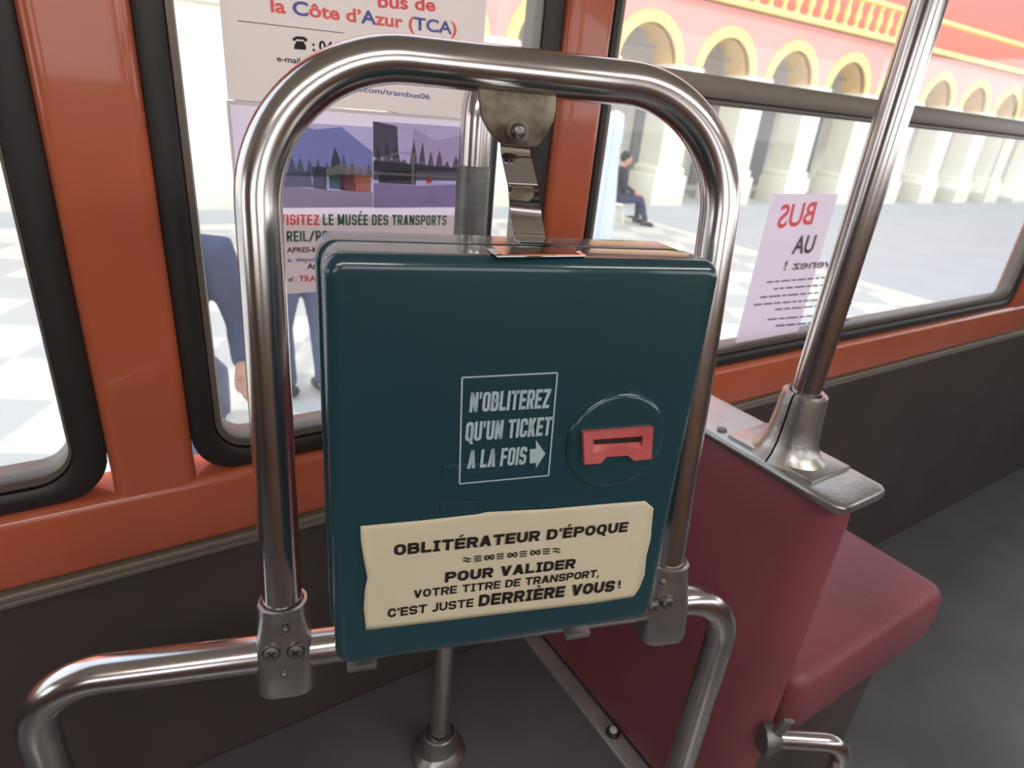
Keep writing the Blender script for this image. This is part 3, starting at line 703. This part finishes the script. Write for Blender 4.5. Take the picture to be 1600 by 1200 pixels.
b = B(); box(b, 9.1, 9.4, 1.2, 9.8, ZG-.12, ZG+.01, .02, 2); box(b, -12, 9.4, 9.5, 9.8, ZG-.12, ZG+.01, .02, 2); st('ground_kerb', b, kerb)

# arcaded building
FY = 11.6
pink = mat('pink render', sl(240, 172, 164), .8, var=.06, vscale=.6); yell = mat('yellow render', sl(250, 226, 150), .8, var=.05, vscale=1)
soff = mat('ochre render', sl(246, 208, 152), .8); white = mat('pale stone', sl(238, 232, 216), .8, var=.06, vscale=1.2); backw = mat('grey plaster', sl(238, 232, 224), .8, var=.12, vscale=.8)
deepp = mat('salmon render', sl(232, 128, 116), .8); darkg = mat('grey shutter', sl(150, 152, 154), .5)
bld = empty('arcade_building', (10, FY, ZG)); tag(bld, 'pink arcaded building with yellow arches across the square', 'building')
SP = .2228*FY; X0 = 1.04*FY; ZC = .076*FY; RO, RI = .096*FY, .076*FY; ZTOP = .206*FY; DEP = .7; ZI = .088*FY
piers = [X0 + SP*k for k in range(-6, 9)]
def bay(cx):
    """pink wall over one arch, as a face with depth"""
    b = B(); n = 24; arc = [(cx + RI*math.cos(PI*k/n), ZC + RI*math.sin(PI*k/n)) for k in range(n+1)]
    outl = [(cx+SP/2, ZC)] + [(cx+SP/2, ZC + (ZTOP-ZC)*k/4) for k in range(1, 5)] + [(cx+SP/2-SP*k/8, ZTOP) for k in range(1, 8)] + [(cx-SP/2, ZTOP-(ZTOP-ZC)*k/4) for k in range(5)]
    outl = outl[:]; m_ = len(outl)
    res = []
    for k in range(n+1):
        q = k/n*(m_-1); i = min(int(q), m_-2); f_ = q-i; res.append((outl[i][0]*(1-f_)+outl[i+1][0]*f_, outl[i][1]*(1-f_)+outl[i+1][1]*f_))
    for y in (FY, FY+DEP):
        for k in range(n): quad(b, [(arc[k][0], y, arc[k][1]), (res[k][0], y, res[k][1]), (res[k+1][0], y, res[k+1][1]), (arc[k+1][0], y, arc[k+1][1])])
    for L_ in (arc, res):
        for k in range(n): quad(b, [(L_[k][0], FY, L_[k][1]), (L_[k+1][0], FY, L_[k+1][1]), (L_[k+1][0], FY+DEP, L_[k+1][1]), (L_[k][0], FY+DEP, L_[k][1])])
    bmesh.ops.remove_doubles(b, verts=b.verts, dist=.001)
    return b
for px in piers[:-1]:
    cx = px + SP/2
    obj('arch_wall', bay(cx), pink, bld, smooth=False)
    b = B(); n = 24; A = []
    for k in range(n+1):
        a = PI*k/n; ca, sa = math.cos(a), math.sin(a)
        A.append([V((cx+r*ca, y, ZC+r*sa)) for r, y in ((RO, FY-.06), (RI, FY-.06), (RI, FY+.12), (RO, FY+.12))])
    ring_loft(b, A); obj('arch_surround', b, yell, bld)
    b = B(); A = [[V((cx+r*math.cos(PI*k/n), y, ZC+r*math.sin(PI*k/n))) for r, y in ((RI, FY+.1), (RI-.01, FY+.1), (RI-.01, FY+DEP), (RI, FY+DEP))] for k in range(n+1)]
    ring_loft(b, A); obj('arch_soffit', b, soff, bld)
    b = B(); tube(b, [(cx-RI, FY+DEP*.8, ZI+.3), (cx+RI, FY+DEP*.8, ZI+.34)], .022, 8); obj('tie_rod', b, darkg, bld)
    b = B(); lathe(b, [(.02, .95), (.02, .35), (.12, .30), (.16, .05), (.10, -.25), (.03, -.32)], (cx+.1, FY+1.6, ZC), (0, 0, 1), 10); obj('hanging_lantern', b, yell, bld)
for px in piers:
    b = B(); hw = SP/2-RI
    box(b, px-hw*1.0, px+hw*1.0, FY-.03, FY+DEP, ZG+.75, ZI, .02, 1); box(b, px-hw*1.22, px+hw*1.22, FY-.10, FY+DEP+.05, ZI-.14, ZI, .03, 2)
    box(b, px-hw*1.35, px+hw*1.35, FY-.14, FY+DEP+.1, ZG-.12, ZG+.62, .03, 2); box(b, px-hw*1.2, px+hw*1.2, FY-.08, FY+DEP+.05, ZG+.6, ZG+.8, .05, 2)
    obj('pier', b, white, bld)
x0, x1 = piers[0]-SP/2, piers[-1]+SP/2
b = B(); box(b, x0, x1, FY-.18, FY+.1, ZTOP, ZTOP+.14, .03, 2); obj('cornice', b, yell, bld)
b = B(); box(b, x0, x1, FY-.16, FY+.06, ZTOP+.78, ZTOP+.9, .03, 2); obj('balustrade_rail', b, yell, bld)
b = B(); box(b, x0, x1, FY+.9, FY+1.3, ZTOP+.1, ZTOP+7); obj('upper_wall', b, deepp, bld, smooth=False)
b = B(); box(b, x0, x1, FY, FY+1.3, ZTOP-.02, ZTOP+.1); obj('balcony_floor', b, yell, bld, smooth=False)
bal = None; nb = 0; x = 9.2
while x < 20.5:
    b = B(); lathe(b, [(.07, 0), (.07, .06), (.045, .1), (.10, .28), (.05, .5), (.07, .56), (.07, .64)], (x, FY-.05, ZTOP+.14), (0, 0, 1), 12)
    obj('baluster', b, yell, bld); x += .52
b = B(); box(b, x0, x1, FY+2.4, FY+2.7, ZG-.1, ZTOP+.1); obj('rear_wall', b, backw, bld, smooth=False)
b = B(); box(b, x0, x1, FY+DEP, FY+2.5, ZTOP-.15, ZTOP-.05); obj('arcade_ceiling', b, backw, bld, smooth=False)
for px in piers[:-1]:
    b = B(); box(b, px+SP*.32, px+SP*.62, FY+2.32, FY+2.4, ZG+.1, ZG+2.6, .02, 1); obj('shop_door', b, darkg, bld)

# folded parasol
pc_ = Plane((0, 7.4, 0), (1, 0, 0), (0, 0, 1))  .at(953, 250); PXX = pc_.x
par = empty('folded_parasol', (PXX, 7.4, ZG)); tag(par, 'tall folded white parasol beside the orange window pillar', 'parasol')
zt = Plane((PXX, 7.4, 0), (1, 0, 0), (0, 0, 1)).at(960, 172).z
pm = mat('bluish white canvas', sl(206, 213, 232), .8)
b = B(); rings = []
for z, r in ((zt, .02), (zt-.05, .10), (zt-.35, .12), (zt-.5, .10), (zt-1.2, .15), (zt-1.75, .17), (zt-1.9, .15)):
    rings.append([V((PXX + r*(1+.16*math.sin(8*a))*math.cos(a), 7.4 + r*(1+.16*math.sin(8*a))*math.sin(a), z)) for a in (2*PI*k/64 for k in range(64))])
ring_loft(b, rings); obj('canopy', b, pm, par)
b = B(); tube(b, [(PXX, 7.4, ZG+.05), (PXX, 7.4, zt-.1)], .025, 12); obj('parasol_pole', b, white, par)
b = B(); lathe(b, [(.3, 0), (.3, .07), (.06, .1), (.05, .3)], (PXX, 7.4, ZG), (0, 0, 1), 24); obj('parasol_base', b, greyfr, par)

# ------------------------------------------------------------------ people outside
def skinmesh(chains, voxel=None, extra=None):
    """chains of (point, radius) grown into one surface"""
    b = B()
    for ch in chains:
        pts = [V(p) for p, r in ch]; rr = [r for p, r in ch]; P, Q = [], []
        for i in range(len(pts)-1):
            k = 3
            for j in range(k): t = j/k; P.append(pts[i].lerp(pts[i+1], t)); s = t*t*(3-2*t); Q.append(rr[i]*(1-s)+rr[i+1]*s)
        P.append(pts[-1]); Q.append(rr[-1])
        # rounded ends
        d0 = (P[0]-P[1]).normalized(); d1 = (P[-1]-P[-2]).normalized()
        P = [P[0]+d0*Q[0]*.85, P[0]+d0*Q[0]*.5] + P + [P[-1]+d1*Q[-1]*.5, P[-1]+d1*Q[-1]*.85]; Q = [Q[0]*.4, Q[0]*.85] + Q + [Q[-1]*.85, Q[-1]*.4]
        tube(b, P, Q, 16)
    if extra: extra(b)
    me = bpy.data.meshes.new('t'); bmesh.ops.recalc_face_normals(b, faces=b.faces); b.to_mesh(me); b.free()
    o = bpy.data.objects.new('t', me); C.objects.link(o); md = o.modifiers.new('r', 'REMESH'); md.mode = 'VOXEL'; md.voxel_size = voxel or .012; md.use_smooth_shade = True
    sm = o.modifiers.new('s', 'SMOOTH'); sm.iterations = 3; sm.factor = .5
    bpy.context.view_layer.update(); out = bpy.data.meshes.new_from_object(o.evaluated_get(bpy.context.evaluated_depsgraph_get()))
    bpy.data.objects.remove(o); bpy.data.meshes.remove(me)
    for p in out.polygons: p.use_smooth = True
    return out
skin_m = mat('skin', sl(206, 150, 126), .55)
def ell(b, c, r, mx=None):
    t = bmesh.ops.create_uvsphere(b, u_segments=20, v_segments=14, radius=1)
    for v in t['verts']:
        p = V((v.co.x*r[0], v.co.y*r[1], v.co.z*r[2])); v.co = V(c) + (mx @ p if mx else p)
def person(loc, yaw, label, top_col, leg_col, hair_col, pose, bag=None, hips_w=.09):
    """pose: joint dictionary in body axes (x right, y forward, z up), metres"""
    root = empty('person', loc); tag(root, label, 'person'); Rm = Matrix.Rotation(yaw, 3, 'Z'); L = V(loc)
    T = lambda p: L + Rm @ V(p)
    J = pose; body, jk, tr = [], [], []
    hd = V(J['head']); nk = V(J['neck']); ch = V(J['chest']); pv = V(J['pelvis'])
    body.append([(T(pv), .11), (T(ch), .12), (T(nk), .055), (T(hd-V((0, .01, .06))), .055)])
    hands = []
    for s in (-1, 1):
        sh, el, wr = V(J['sh'][s]), V(J['el'][s]), V(J['wr'][s]); d = (wr-el).normalized()
        side = V((0, 1, 0)) if abs(d.y) < .8 else V((0, 0, 1)); side = (side - d*side.dot(d)).normalized(); nrm = d.cross(side)
        body.append([(T(ch+V((0, 0, .08))), .07), (T(sh), .052), (T(el), .040), (T(wr), .026)])
        body.append([(T(wr), .024), (T(wr+d*.045), .030), (T(wr+d*.085), .030)]); body.append([(T(wr+side*.015+d*.04), .02), (T(wr+side*.016+d*.088), .018)]); body.append([(T(wr-side*.015+d*.04), .02), (T(wr-side*.016+d*.086), .017)])
        for k, (off, ln) in enumerate(((.030, .070), (.010, .082), (-.010, .076), (-.029, .058))):
            a = wr + d*.085 + side*off; c_ = a + d*ln*.55 + nrm*s*.006; e = a + d*ln*.9 + nrm*s*.024
            body.append([(T(a), .0095), (T(c_), .0088), (T(e), .0075)])
        a = wr + d*.025 + side*.026; body.append([(T(a), .013), (T(a+side*.026+d*.03), .0105), (T(a+side*.033+d*.06), .009)])
        jk.append([(T(ch+V((s*.03, 0, .07))), .10), (T(sh), .074), (T(el), .056), (T(wr-d*.03), .041)])
        hp, kn, an = V(J['hip'][s]), V(J['kn'][s]), V(J['an'][s]); toe = V(J['toe'][s])
        body.append([(T(pv), .10), (T(hp), .085), (T(kn), .055), (T(an), .038)])
        body.append([(T(an-V((0, .03, .03))), .038), (T(toe), .03)])
        tr.append([(T(pv-V((0, 0, .0))), .125), (T(hp), .102), (T(kn), .070), (T(an+V((0, 0, .03))), .055)])
        sb = skinmesh([[(T(an-V((0, .05, .035))), .042), (T(an.lerp(toe, .5)+V((0, 0, -.01))), .042), (T(toe), .036)]], .012)
        sb.materials.append(rubber); hands.append(sb)
    jk.append([(T(pv+V((0, 0, .02))), .145), (T(pv.lerp(ch, .5)), .14), (T(ch), .15), (T(ch.lerp(nk, .6)), .095)])
    hm = Rm
    def face(b):
        ell(b, T(hd), (.075, .095, .118), hm); ell(b, T(hd+V((0, .03, -.06))), (.052, .062, .055), hm)
        ell(b, T(hd+V((0, .100, -.018))), (.013, .018, .024), hm); ell(b, T(hd+V((0, .088, -.062))), (.024, .012, .010), hm)
        for s in (-1, 1): ell(b, T(hd+V((s*.076, 0, -.012))), (.010, .020, .030), hm); ell(b, T(hd+V((s*.03, .082, .020))), (.020, .014, .010), hm)
    me = skinmesh(body, .008, face); me.materials.append(skin_m); link('body', me, root)
    me = skinmesh(jk, .014); me.materials.append(mat('jacket cloth', top_col, .85, bump=.4, bscale=18)); link('jacket', me, root)
    me = skinmesh(tr, .014); me.materials.append(mat('trouser cloth', leg_col, .85, bump=.4, bscale=14)); link('trousers', me, root)
    for sb in hands: link('shoe', sb, root)
    b = B(); ell(b, T(hd+V((0, -.016, .028))), (.086, .098, .112), hm); 
    bmesh.ops.bisect_plane(b, geom=list(b.verts)+list(b.edges)+list(b.faces), plane_co=T(hd+V((0, .045, .02))), plane_no=Rm @ V((0, 1, -.75)), clear_outer=True)
    bmesh.ops.holes_fill(b, edges=b.edges); obj('hair', b, mat('hair', hair_col, .6), root)
    for s in (-1, 1):
        b = B(); ell(b, T(hd+V((s*.030, .088, .012))), (.011, .008, .007), hm); obj('eye', b, hole_m, root)
    return root, T
def standing(arm_l=0, arm_r=0, lean=0, st_=.0):
    return dict(head=(0, .03+lean, 1.60), neck=(0, .01+lean*.8, 1.47), chest=(0, lean*.6, 1.28), pelvis=(0, 0, .95),
        sh={-1: (-.19, lean*.7, 1.40), 1: (.19, lean*.7, 1.40)}, el={-1: (-.25, -.02+arm_l*.4, 1.12), 1: (.25, -.02+arm_r*.4, 1.12)},
        wr={-1: (-.25, .08+arm_l, .88+arm_l*.7), 1: (.26, .08+arm_r, .88+arm_r*.7)}, hip={-1: (-.09, 0, .90), 1: (.09, 0, .90)},
        kn={-1: (-.10, .03+st_, .49), 1: (.11, .03-st_, .49)}, an={-1: (-.09, st_, .09), 1: (.10, -st_, .09)}, toe={-1: (-.13, .15+st_, .035), 1: (.14, .15-st_, .035)})
g1 = Plane((0, 2.55, 0), (1, 0, 0), (0, 0, 1)); a1 = g1.at(368, 470)
r1, T1 = person((a1.x-.24, 2.55, ZG), math.radians(160), 'person in a dark blue jacket whose sleeve hangs beside the left window edge', sl(62, 72, 104), sl(110, 118, 140), sl(60, 48, 40), dict(standing(.02, .04), wr={-1: (-.27, .14, 1.0), 1: (.26, .12, .90)}))
g2 = Plane((0, 4.0, 0), (1, 0, 0), (0, 0, 1)); a2 = g2.at(475, 540)
r2, T2 = person((a2.x, 4.0, ZG), math.radians(20), 'standing person in slate blue clothes behind the poster, legs visible below it', sl(80, 88, 116), sl(76, 84, 112), sl(50, 40, 34), standing(0, .05, 0, .06))
# white shoulder bag carried by the first person
bp_ = T1((-.31, .08, .62)); b = B(); obox(b, bp_-V((.13, .05, .14)), (.26, 0, 0), (0, .10, 0), (0, 0, .30), .03, 4)
tag(obj('carrier_bag', b, mat('white bag', sl(236, 230, 214), .6)), 'white carrier bag held low beside the person in the blue jacket', 'bag')
# seated bystander far off
sx, sy = 8.30, 9.25
sp_ = dict(head=(0, .05, 1.17), neck=(0, .02, 1.04), chest=(0, 0, .86), pelvis=(0, 0, .50), sh={-1: (-.18, 0, .97), 1: (.18, 0, .97)}, el={-1: (-.24, .06, .70), 1: (.24, .06, .70)},
    wr={-1: (-.13, .27, .60), 1: (.14, .27, .60)}, hip={-1: (-.10, .05, .47), 1: (.10, .05, .47)}, kn={-1: (-.12, .44, .48), 1: (.13, .42, .48)}, an={-1: (-.12, .46, .09), 1: (.15, .55, .09)}, toe={-1: (-.13, .60, .035), 1: (.17, .70, .035)})
person((sx+.1, sy, ZG), math.radians(-120), 'seated person in dark clothes next to the folded parasol', sl(46, 48, 60), sl(52, 58, 84), sl(40, 34, 30), sp_)
t = empty('stool', (sx+.1, sy, ZG)); tag(t, 'small white stool under the seated person', 'stool')
b = B(); lathe(b, [(.17, .34), (.18, .36), (.17, .385)], (sx+.1, sy, ZG), (0, 0, 1), 24); obj('stool_seat', b, white, t)
for a in range(4):
    b = B(); tube(b, [(sx+.1+.12*math.cos(a*PI/2+.7), sy+.12*math.sin(a*PI/2+.7), ZG+.35), (sx+.1+.17*math.cos(a*PI/2+.7), sy+.17*math.sin(a*PI/2+.7), ZG)], .015, 8); obj('leg', b, white, t)
